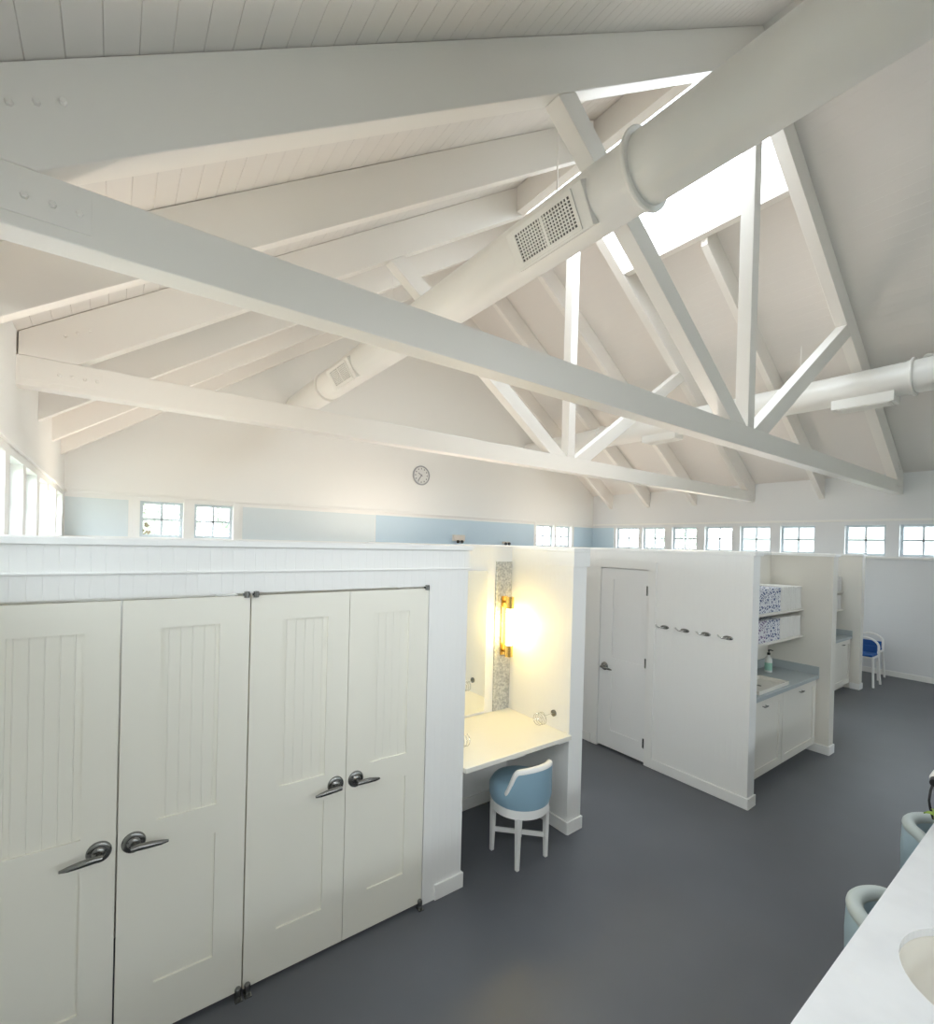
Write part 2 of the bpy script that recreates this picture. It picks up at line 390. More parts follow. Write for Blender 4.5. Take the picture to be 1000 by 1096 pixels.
# ------------------------------------------------------------------ ducts
def duct(name, x, z, r, y0, y1, collars, boxes, rods, label, side):
    t = empty('ventilation_duct', label, 'duct', (x, (y0+y1)/2, z)); o = (x, (y0+y1)/2, z)
    def P(mb, n, m='duct', par=None, **k):
        ob = mb.obj(n, m, par or t, at=o, **k); ob.location = (0, 0, 0); return ob
    P(MB().lathe([(0, y0), (r, y0), (r, y1), (0, y1)], (x, 0, z), 'Y', 56), 'pipe', smooth=True)
    for yc in collars:
        P(MB().lathe([(r-.002, yc-.03), (r+.035, yc-.03), (r+.04, yc-.024), (r+.04, yc-.008), (r+.035, yc), (r+.01, yc+.004), (r+.01, yc+.05), (r-.002, yc+.05)], (x, 0, z), 'Y', 56), 'collar', smooth=True)
    for (ya, yb, gy0, gy1) in boxes:
        if side < 0:
            # grille on the lower, camera-facing flank: saddle box tilted 40 degrees below horizontal
            ang = math.radians(-148); n = Vector((math.cos(ang), 0, math.sin(ang))); u = Vector((-n.z, 0, n.x))
            c = Vector((x, 0, z))
            def Q(a, yy, dd): q = c+n*dd+u*a; return (q.x, yy, q.z)
        else:
            ang = math.radians(-90); n = Vector((0, 0, -1)); u = Vector((1, 0, 0)); c = Vector((x, 0, z))
            def Q(a, yy, dd): q = c+n*dd+u*a; return (q.x, yy, q.z)
        def slab(mb, a0, a1, ya, yb, d0, d1):
            v = [mb.bm.verts.new(Q(*k)) for k in ((a0,ya,d0),(a1,ya,d0),(a1,yb,d0),(a0,yb,d0),(a0,ya,d1),(a1,ya,d1),(a1,yb,d1),(a0,yb,d1))]
            for f in ((0,3,2,1),(4,5,6,7),(0,1,5,4),(1,2,6,5),(2,3,7,6),(3,0,4,7)): mb.bm.faces.new([v[i] for i in f])
        H = .15; D = r+.09 if side > 0 else r+.02
        box = MB(); slab(box, -H, H, ya, yb, r*.6, D); bx = P(box, 'grille_box', bevel=.006)
        fr = MB(); w = .03; G = .105
        slab(fr, -G-w, -G, gy0-w, gy1+w, D, D+.012); slab(fr, G, G+w, gy0-w, gy1+w, D, D+.012)
        slab(fr, -G, G, gy0-w, gy0, D, D+.012); slab(fr, -G, G, gy1, gy1+w, D, D+.012)
        gr = P(fr, 'air_grille')
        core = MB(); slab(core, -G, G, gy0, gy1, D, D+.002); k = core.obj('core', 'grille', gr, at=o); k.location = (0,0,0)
        lv = MB(); nn = max(6, int((gy1-gy0)/.028))
        for i in range(1, nn): yy = gy0+(gy1-gy0)*i/nn; slab(lv, -G, G, yy-.0055, yy+.0055, D+.002, D+.01)
        for i in range(1, 9): aa = -G+2*G*i/9; slab(lv, aa-.0045, aa+.0045, gy0, gy1, D+.002, D+.0095)
        ym = (gy0+gy1)/2; slab(lv, -G, G, ym-.014, ym+.014, D+.002, D+.011)
        k = lv.obj('louvre', 'duct', gr, at=o); k.location = (0,0,0)
    for yr in rods:
        P(MB().tube([(x, yr, z+r-.005), (x, yr, zc(x)-.001)], .006, 8), 'hanger_rod', 'truss')
    return t
duct('d1', 2.88, 4.875, .229, YN+.01, YG-.005, (1.99, 7.95, -3.2), ((2.30, 3.10, 2.42, 3.00), (6.5, 7.3, 6.62, 7.18)), (2.80, 5.70, -.4),
     'large round white painted ventilation duct crossing the ceiling above the closets', -1)
duct('d2', 9.10, 4.82, .23, YN+.01, YG-.005, (1.80, 7.2, -3.2), ((1.97, 2.72, 2.05, 2.62), (5.3, 6.05, 5.4, 5.95)), (-.4, 3.2, 6.2),
     'slimmer looking round white duct on the window-row side, below the dark slope', 1)
# ceiling detector near the picture's edge
ct = Vector((9.75, 1.75, zc(9.75))); nrm = Vector((-SL, 0, -1)).normalized()
b = MB().lathe([(0, 0), (.075, 0), (.075, .018), (.06, .035), (.035, .04), (.03, .03), (0, .03)], (0, 0, 0), 'Z', 28)
o = b.obj('smoke_detector', 'paint', smooth=True); o.location = ct; o.rotation_euler = nrm.to_track_quat('Z', 'Y').to_euler()
o['label'] = 'small round white detector on the dark sloping ceiling above the far duct'; o['category'] = 'smoke detector'; o['kind'] = 'thing'

# ------------------------------------------------------------------ partitions
CAP = .03
def cap(mb_boxes):
    b = MB()
    for (x0, x1, y0, y1) in mb_boxes: b.box(x0, x1, y0, y1, PT, PT+CAP)
    trim(b)
# closet partition: head over the doors, jamb, right stile, back and ends
DX = [-.49, .036, .562, 1.0845, 1.606]
b = MB()
b.box(XL, DX[0]-.004, YW, YW+.11, 0, PT); b.box(DX[4]+.006, 1.91, YW, YW+.11, 0, PT); b.box(DX[0]-.004, DX[4]+.006, YW, YW+.11, 2.022, PT)
st(b.obj('wall_closet', 'bead'))
st(MB().box(XL, 1.80, 3.35, 3.45, 0, PT).obj('wall_closet_back', 'paint'))
st(MB().box(1.80, 1.91, YW+.11, 3.45, 0, PT).obj('wall_closet_end', 'bead'))
st(MB().box(.52, .60, YW+.115, 3.35, 0, PT).obj('wall_closet_divider', 'paint'))
st(MB().box(1.91, 2.95, 3.31, 3.45, 0, PT).obj('wall_nook_back', 'bead'))
st(MB().box(2.95, 3.11, YW, 6.4, 0, PT).obj('wall_nook_side', 'bead'))
trim(MB().box(2.94, 3.135, YW-.012, YW+.3, 2.13, PT-.001))
trim(MB().box(XL, 1.925, YW-.012, YW, 2.125, 2.135), bevel=.002)
cap(((XL, 1.93, YW-.02, YW+.13), (1.80, 1.93, YW+.13, 3.29), (XL, 3.13, 3.29, 3.47), (2.93, 3.13, YW-.02, 3.29), (2.93, 3.13, 3.47, 6.42)))
# hook partition with the door, and the alcove
DW0, DW1 = 2.955, 3.565
b = MB(); x0, x1 = 4.568, 4.70
b.box(x0, x1, YB_ if False else 1.924, DW0-.004, 0, PT); b.box(x0, x1, DW1+.004, 6.4, 0, PT); b.box(x0, x1, DW0-.004, DW1+.004, 2.062, PT)
st(b.obj('wall_hooks', 'bead'))
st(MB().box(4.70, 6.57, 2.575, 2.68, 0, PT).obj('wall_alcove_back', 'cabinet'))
st(MB().box(6.57, 6.71, 1.924, 6.4, 0, PT).obj('wall_alcove_end', 'cabinet'))  # alcove walls beige: their darker, warmer light is put into the colour
cap(((4.55, 4.72, 1.904, 6.42), (4.72, 6.55, 2.56, 2.70), (6.55, 6.73, 1.904, 6.42)))
st(MB().box(3.11, 4.568, 6.25, 6.4, 0, PT).obj('wall_hall_end', 'paint'))
# far alcove
st(MB().box(8.40, 8.55, 2.575, 5.0, 0, PT).obj('wall_far_alcove_near', 'paint'))
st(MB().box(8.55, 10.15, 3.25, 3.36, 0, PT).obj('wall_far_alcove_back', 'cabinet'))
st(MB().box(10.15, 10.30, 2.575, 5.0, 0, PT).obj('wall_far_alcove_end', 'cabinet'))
cap(((8.38, 8.57, 2.555, 5.02), (8.57, 10.13, 3.23, 3.38), (10.13, 10.32, 2.555, 5.02)))
# baseboards
bn = [0]
def base(side, *boxes):
    b = MB()
    for (x0, x1, y0, y1) in boxes: b.box(x0, x1, y0, y1, 0, .10)
    st(b.obj('baseboard_' + side, 'paint', bevel=.004))
base('closet', (1.70, 1.925, YW-.014, YW), (1.91, 1.924, YW, 3.30))
base('nook', (1.924, 2.936, 3.296, 3.31), (2.936, 2.95, YW-.014, 3.31), (2.95, 3.124, YW-.014, YW), (3.11, 3.124, YW, 6.25))
base('hooks', (4.554, 4.568, 1.910, 2.86), (4.568, 4.714, 1.910, 1.924), (4.554, 4.568, 3.66, 6.25))
base('alcove', (6.556, 6.57, 2.06, 2.57), (6.556, 6.724, 1.910, 1.924), (6.556, 6.57, 1.924, 2.06), (6.71, 6.724, 1.924, 6.4))
base('far_alcove', (10.136, 10.314, 2.561, 2.575), (10.136, 10.15, 2.575, 2.70), (10.30, 10.314, 2.575, 5.0))
base('right', (XR-.016, XR, YN, YG-.02)); base('far', (XL, XR, YG-.016, YG))

# ------------------------------------------------------------------ doors
def lever(parent, x, z, s, y=0, m='steel', sc=1.0):
    """rose and curved lever; s=+1 points to +x"""
    h = MB().lathe([(0, y-.020), (.016, y-.020), (.022, y-.016), (.026, y-.012), (.040, y-.011), (.044, y-.008), (.046, y-.003), (.046, y), (0, y)], (x, 0, z), 'Y', 32).obj('door_handle', m, parent, smooth=True)
    MB().tube([(x, y-.015, z), (x, y-.058, z)], [.011, .010], 14).obj('spindle', m, h, smooth=True)
    pth = [(x-s*.012, y-.060, z+.001), (x+s*.02, y-.062, z+.003), (x+s*.06, y-.060, z-.001), (x+s*.10, y-.054, z-.008), (x+s*.128, y-.047, z-.013)]
    lv = MB(); lv.tube(pth, [.012, .0145, .014, .011, .006], 14)
    o = lv.obj('lever', m, h, smooth=True); return h
def panel_door(t, w, hgt, panels, m, mb_, thick=.035):
    """frame with two recessed panels; local x 0..w, face at y=0; panels: (x0,x1,z0,z1,beaded)"""
    z0 = .022
    px0, px1 = panels[0][0], panels[0][1]
    f = MB(); f.box(0, px0, 0, thick, z0, hgt); f.box(px1, w, 0, thick, z0, hgt)
    zs = sorted([(p[2], p[3]) for p in panels]); e = z0
    for a, c in zs: f.box(px0, px1, 0, thick, e, a); e = c
    f.box(px0, px1, 0, thick, e, hgt)
    fr = f.obj('door_frame', m, t)
    for (a, c, d, e_, bd) in panels:
        pm = MB().box(a, c, .011, .03, d, e_)
        pm.obj('beaded_panel' if bd else 'flat_panel', mb_ if bd else m, t)
    return fr
def closet_door(hinge_left, lx):
    t = empty('closet_door', '', 'door', (0, 0, 0))
    w = .519; p0, p1 = (.155, .397) if hinge_left else (.145, .385)
    panel_door(t, w, 2.008, [(p0, p1, 1.0, 1.875, True), (p0, p1, .255, .862, False)], 'door', 'beadpanel')
    if hinge_left: lever(t, w-.058, .93, -1)
    else: lever(t, .058, .93, 1)
    hx = .018 if hinge_left else w-.018
    for z in (.001, 2.0):
        hb = MB()
        if z < 1:
            hb.box(hx-.017, hx+.017, -.045, -.002, .001, .006); nm = 'floor_pivot'
            hb.lathe([(0, .006), (.013, .006), (.015, .012), (.015, .050), (.011, .056), (0, .056)], (hx, -.018, 0), 'Z', 18)
        else:
            nm = 'top_pivot'; hb.lathe([(0, 2.0), (.013, 2.0), (.013, 2.03), (0, 2.032)], (hx, -.012, 0), 'Z', 16); hb.box(hx-.017, hx+.017, -.010, -.0005, 2.009, 2.021)
        hb.obj(nm, 'steel', t, smooth=True)
    return t
cl = ['cream panelled closet door at the picture edge, partly cut off, its lever pointing away from its neighbour',
      'cream panelled closet door second from the picture edge, tall lever handle near the outer gap, hinged beside the floor pivots',
      'cream panelled closet door third in the row, hinged at the floor pivots, lever near the last door',
      'cream panelled closet door nearest the vanity nook, last in the row']
cl = ['cream panelled closet door cut off by the picture edge, the leftmost of four',
      'cream panelled closet door, second from the left, lever handle beside the leftmost door',
      'cream panelled closet door, third from the left, narrow, its lever facing the last door',
      'cream panelled closet door next to the vanity nook, rightmost of four']
pl_, pr_ = closet_door(True, 0), closet_door(False, 0)
for i in range(4):
    pr = pl_ if i % 2 == 0 else pr_
    place(pr, i < 2, (DX[i]+.003, YW+.004, 0), 0, cl[i], 'closet doors')

# door in the hook partition: faces -X. local x runs along -Y
t = empty('door_1', 'white panelled door with silver lever in the partition beside the coat hooks', 'door', (4.574, DW1, 0), -PI/2)
t['kind'] = 'structure'
panel_door(t, .61, 2.055, [(.165, .545-.0, 1.04, 1.93, True), (.165, .545, .22, .84, False)], 'door2', 'beadcool')
lever(t, .075, .93, 1)
for z in (1.84, 1.07, .22):
    h = MB(); h.tube([(.612, -.008, z-.05), (.612, -.008, z+.05)], .009, 12); h.box(.585, .609, -.003, 0, z-.05, z+.05); h.obj('hinge', 'steel', t, smooth=True)
b = MB(); b.box(4.556, 4.568, DW1+.004, DW1+.09, 0, 2.15); b.box(4.556, 4.568, DW0-.095, DW0-.004, 0, 2.15); b.box(4.556, 4.568, DW0-.004, DW1+.004, 2.062, 2.15)
trim(b)
st(MB().box(4.66, 4.69, DW0-.004, DW1+.004, 0, 2.062).obj('trim_door_stop', 'paint'))

# coat hooks
def coat_hook():
    t = empty('coat_hook', '', 'coat hook')
    MB().lathe([(0, -.010), (.018, -.010), (.024, -.005), (.024, 0), (0, 0)], (0, 0, 0), 'X', 24, sx=1.9, sy=.8).obj('back_plate', 'steel', t, smooth=True)
    MB().tube([(-.006, 0, 0), (-.034, .008, -.004), (-.052, .036, -.003), (-.054, .060, .010), (-.050, .072, .020)], [.007, .007, .006, .006, .008], 12).obj('prong', 'chrome', t, smooth=True)
    MB().tube([(-.006, -.01, 0), (-.030, -.016, -.004), (-.040, -.022, .004)], [.007, .007, .010], 12).obj('stub', 'steel', t, smooth=True)
    return t
ch = coat_hook()
lab = ['small silver coat hook closest to the panelled door', 'small silver coat hook, second one from the panelled door', 'small silver coat hook, third one from the panelled door', 'small silver coat hook closest to the partition corner']
for i, y in enumerate((2.755, 2.54, 2.33, 2.125)): place(ch, i == 0, (4.5685, y, 1.49), 0, lab[i], 'coat hooks on the partition')

# ------------------------------------------------------------------ vanity nook
t = empty('vanity_counter', 'cream vanity countertop built into the lit nook above the blue stool', 'countertop', (2.43, 2.93, .8))
def PT_(mb, n, m, tt, **k):
    ob = mb.obj(n, m, tt, at=tuple(tt.location), **k); ob.location = (0, 0, 0); return ob
PT_(MB().box(1.912, 2.948, 2.545, 3.308, .765, .80), 'top', 'vtop', t, bevel=.004)
PT_(MB().box(1.93, 2.93, 2.70, 2.72, .70, .764), 'apron', 'paint', t, bevel=.002)
for x in (2.35, 2.83): PT_(MB().box(x, x+.13, 2.575, 2.70, .742, .764), 'bracket', 'paint', t, bevel=.002)
t = empty('wall_mirror', 'frameless mirror on the back wall of the lit vanity nook', 'mirror', (2.4, 3.30, 1.44))
PT_(MB().box(2.19, 2.665, 3.298, 3.3095, .815, 2.07), 'backing', 'paint', t, bevel=.001)
PT_(MB().box(2.20, 2.655, 3.294, 3.298, .825, 2.06), 'mirror_pane', 'mirror', t)
for x, l in ((2.76, 'beside the mirror, behind the lit lamp'), (1.92, 'beside the mirror at the closet end of the nook')):
    o = MB().box(x, x+.185, 3.298, 3.3095, .80, 2.14).obj('stone_strip', 'stone', bevel=.001); o['label'] = 'vertical strip of grey stone mosaic ' + l; o['category'] = 'tile strip'; o['kind'] = 'thing'; o['group'] = 'stone strips'
def sconce(x, label):
    t = empty('wall_sconce', label, 'wall lamp', (x, 3.298, 1.56))
    PT_(MB().box(x-.035, x+.035, 3.284, 3.2975, 1.30, 1.83), 'back_plate', 'brass', t, bevel=.004)
    for z in (1.33, 1.77): PT_(MB().box(x-.012, x+.012, 3.245, 3.284, z, z+.02), 'arm', 'brass', t)
    for a, c in ((1.30, 1.40), (1.725, 1.83)):
        PT_(MB().lathe([(0, a), (.036, a), (.036, c), (0, c)], (x, 3.215, 0), 'Z', 28), 'brass_cap', 'brass', t, smooth=True)
    PT_(MB().lathe([(0, 1.401), (.030, 1.401), (.030, 1.724), (0, 1.724)], (x, 3.215, 0), 'Z', 28), 'lit_tube', 'bulb', t, smooth=True)
sconce(2.855, 'lit brass tube wall lamp on the grey stone strip in the nook')
def hair_holder(x, s, label):
    t = empty('hair_dryer_holder', label, 'holder', (x, 2.74, .92))
    PT_(MB().lathe([(0, 0), (.026, 0), (.026, s*.012), (.015, s*.018), (0, s*.018)], (x, 2.74, .92), 'X', 24), 'wall_plate', 'steel', t, smooth=True)
    pts = [(x+s*.012, 2.74, .92), (x+s*.05, 2.75, .915), (x+s*.08, 2.76, .905)]
    for k in range(0, 66):
        a = k/22*2*PI; pts.append((x+s*(.09+.075*k/66), 2.775+.055*math.sin(a), .885+.045*math.cos(a)))
    PT_(MB().tube(pts, .0028, 8), 'spiral', 'chrome', t, smooth=True)
hair_holder(2.949, -1, 'silver wire spiral hair dryer holder on the nook side wall away from the closets')
hair_holder(1.911, 1, 'silver wire spiral hair dryer holder at the closet end of the vanity')

# ------------------------------------------------------------------ upholstered stools
def vanity_stool(m='vinyl', tall=0.0):
    t = empty('vanity_stool', '', 'stool'); R = .215
    zs = .43
    MB().lathe([(R-.03, zs-.065), (R, zs-.065), (R+.003, zs), (R-.03, zs)], (0, 0, 0), 'Z', 48).obj('seat_ring', 'paint', t, smooth=True)
    MB().lathe([(0, zs-.01), (R-.002, zs-.01), (R+.012, zs+.03), (R+.014, zs+.09), (R-.01, zs+.128), (R-.05, zs+.145), (0, zs+.152)], (0, 0, 0), 'Z', 48).obj('seat_cushion', m, t, smooth=True)
    # wrap-round back centred on -Y; height follows a shouldered curve
    def hgt(a):
        u = abs(a)/math.radians(70)
        k = min(1, max(0, (1-u)/.34)); k = k*k*(3-2*k)
        c = max(0, 1-u*u); return zs+.10+(.14+tall)*k+.05*c
    n = 44; bm = MB(); rim = []; cols = []
    A = math.radians(70)
    for i in range(n+1):
        a = -A+2*A*i/n; an = a-PI/2; h = hgt(a); r0, r1 = R-.028, R+.018
        def q(r, z): return (r*math.cos(an), r*math.sin(an), z)
        cols.append([bm.bm.verts.new(q(*p)) for p in ((r1-.014, zs+.0), (r1, zs+.05), (r1, h-.012), (r0, h-.012), (r0, zs+.08), (r0, zs+.0))]); rim.append(q((r0+r1)/2, h-.006))
    for a, c in zip(cols, cols[1:]):
        for k in range(6): bm.bm.faces.new([a[k], a[(k+1) % 6], c[(k+1) % 6], c[k]])
    bm.bm.faces.new(cols[0]); bm.bm.faces.new(cols[-1][::-1])
    bm.obj('backrest', m, t, smooth=True)
    MB().tube(rim, [.019]+[.0245]*(len(rim)-2)+[.019], 12).obj('back_rim', 'paint' if m == 'vinyl' else m, t, smooth=True)
    for k in range(4):
        a = PI/4+k*PI/2; c, s = math.cos(a), math.sin(a); lg = MB(); r = .195
        tx, ty, bx, by = r*c, r*s, (r+.004)*c, (r+.004)*s
        v = [lg.bm.verts.new(p) for p in [(bx-.013, by-.013, 0), (bx+.013, by-.013, 0), (bx+.013, by+.013, 0), (bx-.013, by+.013, 0), (tx-.019, ty-.019, zs-.055), (tx+.019, ty-.019, zs-.055), (tx+.019, ty+.019, zs-.055), (tx-.019, ty+.019, zs-.055)]]
        for f in ((0,3,2,1),(4,5,6,7),(0,1,5,4),(1,2,6,5),(2,3,7,6),(3,0,4,7)): lg.bm.faces.new([v[i] for i in f])
        lg.obj('leg', 'paint', t, bevel=.003)
    for k in range(2):
        a = PI/4+k*PI/2; p = Vector((math.cos(a), math.sin(a), 0))*.187; d = Vector((-p.y, p.x, 0)).normalized()*.010
        z = .145; sb = MB(); c8 = []
        for zz in (z, z+.03):
            for q in (-p-d, p-d, p+d, -p+d): c8.append(sb.bm.verts.new((q.x, q.y, zz+(.0305 if k else 0)*0)))
        for f in ((0,3,2,1),(4,5,6,7),(0,1,5,4),(1,2,6,5),(2,3,7,6),(3,0,4,7)): sb.bm.faces.new([c8[i] for i in f])
        sb.obj('stretcher', 'paint', t, bevel=.002)
    return t
s1 = vanity_stool()
place(s1, True, (2.475, 2.62, 0), 0.0, 'round blue upholstered stool with white legs and low wrap-round back, under the nook vanity')
# two chairs behind the island counter: rounded barrel backs
def barrel_chair():
    t = empty('barrel_chair', '', 'chair'); R = .212; zt = .735
    A = math.radians(88); n = 40; bm = MB(); cols = []; rim = []
    for i in range(n+1):
        a = -A+2*A*i/n; an = a+PI/2; u = abs(a)/A; h = zt-.10*max(0, (u-.5)/.5)**2; rim.append(((R-.030)*math.cos(an), (R-.030)*math.sin(an), h-.012))
        prof = [(R-.012, .36), (R, .42), (R+.004, .60), (R, h-.03), (R-.010, h-.012), (R-.03, h-.006), (R-.05, h-.012), (R-.058, h-.04), (R-.06, .60), (R-.06, .40), (R-.05, .36)]
        cols.append([bm.bm.verts.new((r*math.cos(an), r*math.sin(an), z)) for r, z in prof])
    m = len(cols[0])
    for a, c in zip(cols, cols[1:]):
        for k in range(m): bm.bm.faces.new([a[k], a[(k+1) % m], c[(k+1) % m], c[k]])
    bm.bm.faces.new(cols[0]); bm.bm.faces.new(cols[-1][::-1]); bm.obj('barrel_back', 'vinyl2', t, smooth=True)
    MB().tube(rim, .032, 14).obj('back_rim', 'rimvinyl', t, smooth=True)
    MB().lathe([(0, .34), (R-.02, .34), (R-.015, .40), (R-.06, .50), (R-.09, .515), (0, .52)], (0, 0, 0), 'Z', 40).obj('seat_cushion', 'vinyl2', t, smooth=True)
    for k in range(4):
        a = PI/4+k*PI/2; MB().tube([(.17*math.cos(a), .17*math.sin(a), .345), (.19*math.cos(a), .19*math.sin(a), 0)], [.02, .013], 10).obj('leg', 'paint', t, smooth=True)
    return t
bc = barrel_chair()
place(bc, True, (2.765, .505, 0), 0, 'pale blue barrel chair tucked at the white counter, nearer the sink bowl', 'barrel chairs at the counter')
place(bc, False, (3.83, .53, 0), 0, 'pale blue barrel chair tucked at the white counter, beside the black cord', 'barrel chairs at the counter')

# ------------------------------------------------------------------ island counter with oval sink, bottom right of the view
t = empty('island_counter', 'white quartz counter with oval sink in the lower corner of the picture', 'counter', (3.3, .2, 0))
# top with oval hole
cx_, cy_, rx, ry = 2.41, .235, .28, .225; zt = .85
bm = bmesh.new(); x0, x1, y0, y1 = 1.2, 5.6, -.25, .573; n = 48
inner = [bm.verts.new((cx_+rx*math.cos(2*PI*k/n), cy_+ry*math.sin(2*PI*k/n), zt)) for k in range(n)]
outer = []
for k in range(n):
    a = 2*PI*k/n; c, s = math.cos(a), math.sin(a); tx = ((x1-cx_) if c > 0 else (cx_-x0))/max(abs(c), 1e-6); ty = ((y1-cy_) if s > 0 else (cy_-y0))/max(abs(s), 1e-6); q = min(tx, ty)
    outer.append(bm.verts.new((cx_+q*c, cy_+q*s, zt)))
for k in range(n): bm.faces.new([inner[k], inner[(k+1)%n], outer[(k+1)%n], outer[k]])
# corner fillers
def corner(px, py):
    a = math.atan2(py-cy_, px-cx_) % (2*PI); k = int(a/(2*PI/n)); bm.faces.new([outer[k], outer[(k+1)%n], bm.verts.new((px, py, zt))][::-1])
for px in (x0, x1):
    for py in (y0, y1): corner(px, py)
bmesh.ops.remove_doubles(bm, verts=bm.verts, dist=1e-5)
r = bmesh.ops.extrude_face_region(bm, geom=bm.faces[:]); bmesh.ops.translate(bm, verts=[g for g in r['geom'] if isinstance(g, bmesh.types.BMVert)], vec=(0, 0, -.03))
mb = MB(); mb.bm.free(); mb.bm = bm; PT_(mb, 'countertop', 'quartz', t)
prof = [(1.03, 0), (1.0, -.004), (.97, -.035), (.90, -.10), (.72, -.145), (.4, -.16), (0.0, -.162)]
b = MB(); cols = []
for k in range(48):
    a = 2*PI*k/48; cols.append([b.bm.verts.new((cx_+rx*p*math.cos(a), cy_+ry*p*math.sin(a), zt-.030+h)) for p, h in prof])
for k in range(48):
    a, c = cols[k], cols[(k+1) % 48]
    for i in range(len(prof)-1): b.bm.faces.new([a[i], c[i], c[i+1], a[i+1]])
sk = PT_(b, 'sink_bowl', 'ceramic', t, smooth=True)
k = MB().lathe([(0, 0), (.013, 0), (.013, .004), (0, .004)], (0, 0, 0), 'Z', 20, sx=1.6, sy=.6).obj('overflow', 'steel', sk); k.location = Vector((cx_-.13, cy_+.172, zt-.066))-Vector(t.location); k.rotation_euler = (math.radians(75), 0, math.radians(35))
PT_(MB().box(1.25, 5.55, -.22, .30, 0, .04).box(1.25, 1.29, -.22, .30, .04, .819).box(5.51, 5.55, -.22, .30, .04, .819).box(1.29, 5.51, -.22, -.18, .04, .819), 'base_cabinet', 'cabinet', t)
# hair dryer and plant just inside the picture edge
t = empty('hair_dryer', 'white hair dryer with black nozzle and hanging black cord, cut off by the picture edge', 'hair dryer', (3.70, .555, .85))
PT_(MB().lathe([(0, -.06), (.026, -.06), (.034, -.02), (.036, .06), (.030, .14), (0, .15)], (3.72, .578, 1.06), 'X', 24), 'barrel', 'paint', t, smooth=True)
PT_(MB().lathe([(0, -.10), (.020, -.10), (.026, -.06), (0, -.06)], (3.72, .578, 1.06), 'X', 24), 'nozzle', 'black', t, smooth=True)
PT_(MB().tube([(3.76, .575, 1.04), (3.765, .56, .95), (3.77, .545, .856)], [.018, .016, .022], 14), 'grip', 'black', t, smooth=True)
PT_(MB().tube([(3.63, .585, 1.045), (3.60, .588, 1.02), (3.585, .590, .97), (3.60, .586, .92), (3.60, .575, .875), (3.66, .555, .857), (3.78, .54, .857)], .006, 10), 'cord', 'black', t, smooth=True)
t = empty('potted_plant', 'lime green leafy plant just inside the picture edge on the counter', 'plant', (3.50, .49, .85))
PT_(MB().lathe([(0, .851), (.05, .851), (.062, .90), (.060, .905), (.054, .90), (0, .895)], (3.50, .49, 0), 'Z', 24), 'pot', 'pot', t, smooth=True)
for k in range(13):
    a = k*2.399+.6; L = .07+.012*(k % 3); d = Vector((math.cos(a), math.sin(a), 0)); b = MB(); base_ = Vector((3.49, .50, .90)); w = Vector((-d.y, d.x, 0)); rows = []
    for j in range(6):
        u = j/5; c = base_+d*L*u+Vector((0, 0, .05*math.sin(u*2.2))); hw = .026*math.sin(PI*min(.98, u*.9+.08)); rows.append((b.bm.verts.new(c-w*hw+Vector((0,0,.004))), b.bm.verts.new(c), b.bm.verts.new(c+w*hw+Vector((0,0,.004)))))
    for r0_, r1_ in zip(rows, rows[1:]):
        b.bm.faces.new([r0_[0], r0_[1], r1_[1], r1_[0]]); b.bm.faces.new([r0_[1], r0_[2], r1_[2], r1_[1]])
    lf = PT_(b, 'leaf', 'leaf', t, smooth=True); sm = lf.modifiers.new('solid', 'SOLIDIFY'); sm.thickness = .0015

# ------------------------------------------------------------------ alcove cabinet, sink, shelves
def cabinet(name, x0, x1, yf, yb, doors, label, tl, ckind, handles=True):
    t = empty('base_cabinet', label, 'cabinet', ((x0+x1)/2, yf, 0))
    PT_(MB().box(x0+.002, x1-.002, yf+.022, yb-.002, .10, .843), 'body', 'cabinet', t)
    PT_(MB().box(x0+.002, x1-.002, yf+.09, yf+.11, 0, .10), 'toe_kick', 'cabinet', t)
    for (a, c) in doors:
        dr = MB(); w = .075; z0, z1 = .10, .84
        dr.box(a, a+w, yf, yf+.02, z0, z1).box(c-w, c, yf, yf+.02, z0, z1).box(a+w, c-w, yf, yf+.02, z0, z0+w).box(a+w, c-w, yf, yf+.02, z1-w, z1).box(a+w, c-w, yf+.010, yf+.02, z0+w, z1-w)
        d = PT_(dr, 'cabinet_door', 'cabinet', t)
        m_ = (a+c)/2; h = MB(); zz = .775
        h.tube([(m_-.045, yf-.022, zz), (m_-.02, yf-.026, zz), (m_+.02, yf-.026, zz), (m_+.045, yf-.022, zz)], .006, 10)
        h.tube([(m_-.032, yf, zz), (m_-.032, yf-.024, zz)], .005, 8); h.tube([(m_+.032, yf, zz), (m_+.032, yf-.024, zz)], .005, 8)
        o = h.obj('pull_handle', 'steel', d, at=tuple(t.location), smooth=True); o.location = (0, 0, 0)
    ct = empty('worktop', tl, 'countertop', ((x0+x1)/2, yf, .86))
    PT_(MB().box(x0+.002, x1-.002, yf-.02, yb-.002, .845, .885), 'top', 'greytop', ct, bevel=.003)
    PT_(MB().box(x0+.002, x1-.022, yb-.022, yb-.002, .886, .98).box(x1-.022, x1-.002, yf-.02, yb-.002, .886, .98), 'backsplash', 'greytop', ct, bevel=.002)
    return t, ct
cabinet('a', 4.70, 6.57, 2.05, 2.575, ((4.74, 5.62), (5.63, 6.54)), 'cream base cabinet with two wide doors in the towel alcove', 'grey countertop with backsplash in the towel alcove', 0)
cabinet('b', 8.55, 10.15, 2.70, 3.25, ((8.60, 9.36), (9.37, 10.12)), 'cream base cabinet in the farther, narrow looking alcove', 'grey countertop in the farther alcove by the blue chairs', 0)
t = empty('counter_sink', 'white rectangular basin set on the grey alcove countertop', 'sink', (5.5, 2.2, .886))
b = MB(); X0, X1, Y0, Y1 = 5.10, 5.80, 2.06, 2.36; t.location.z = .889
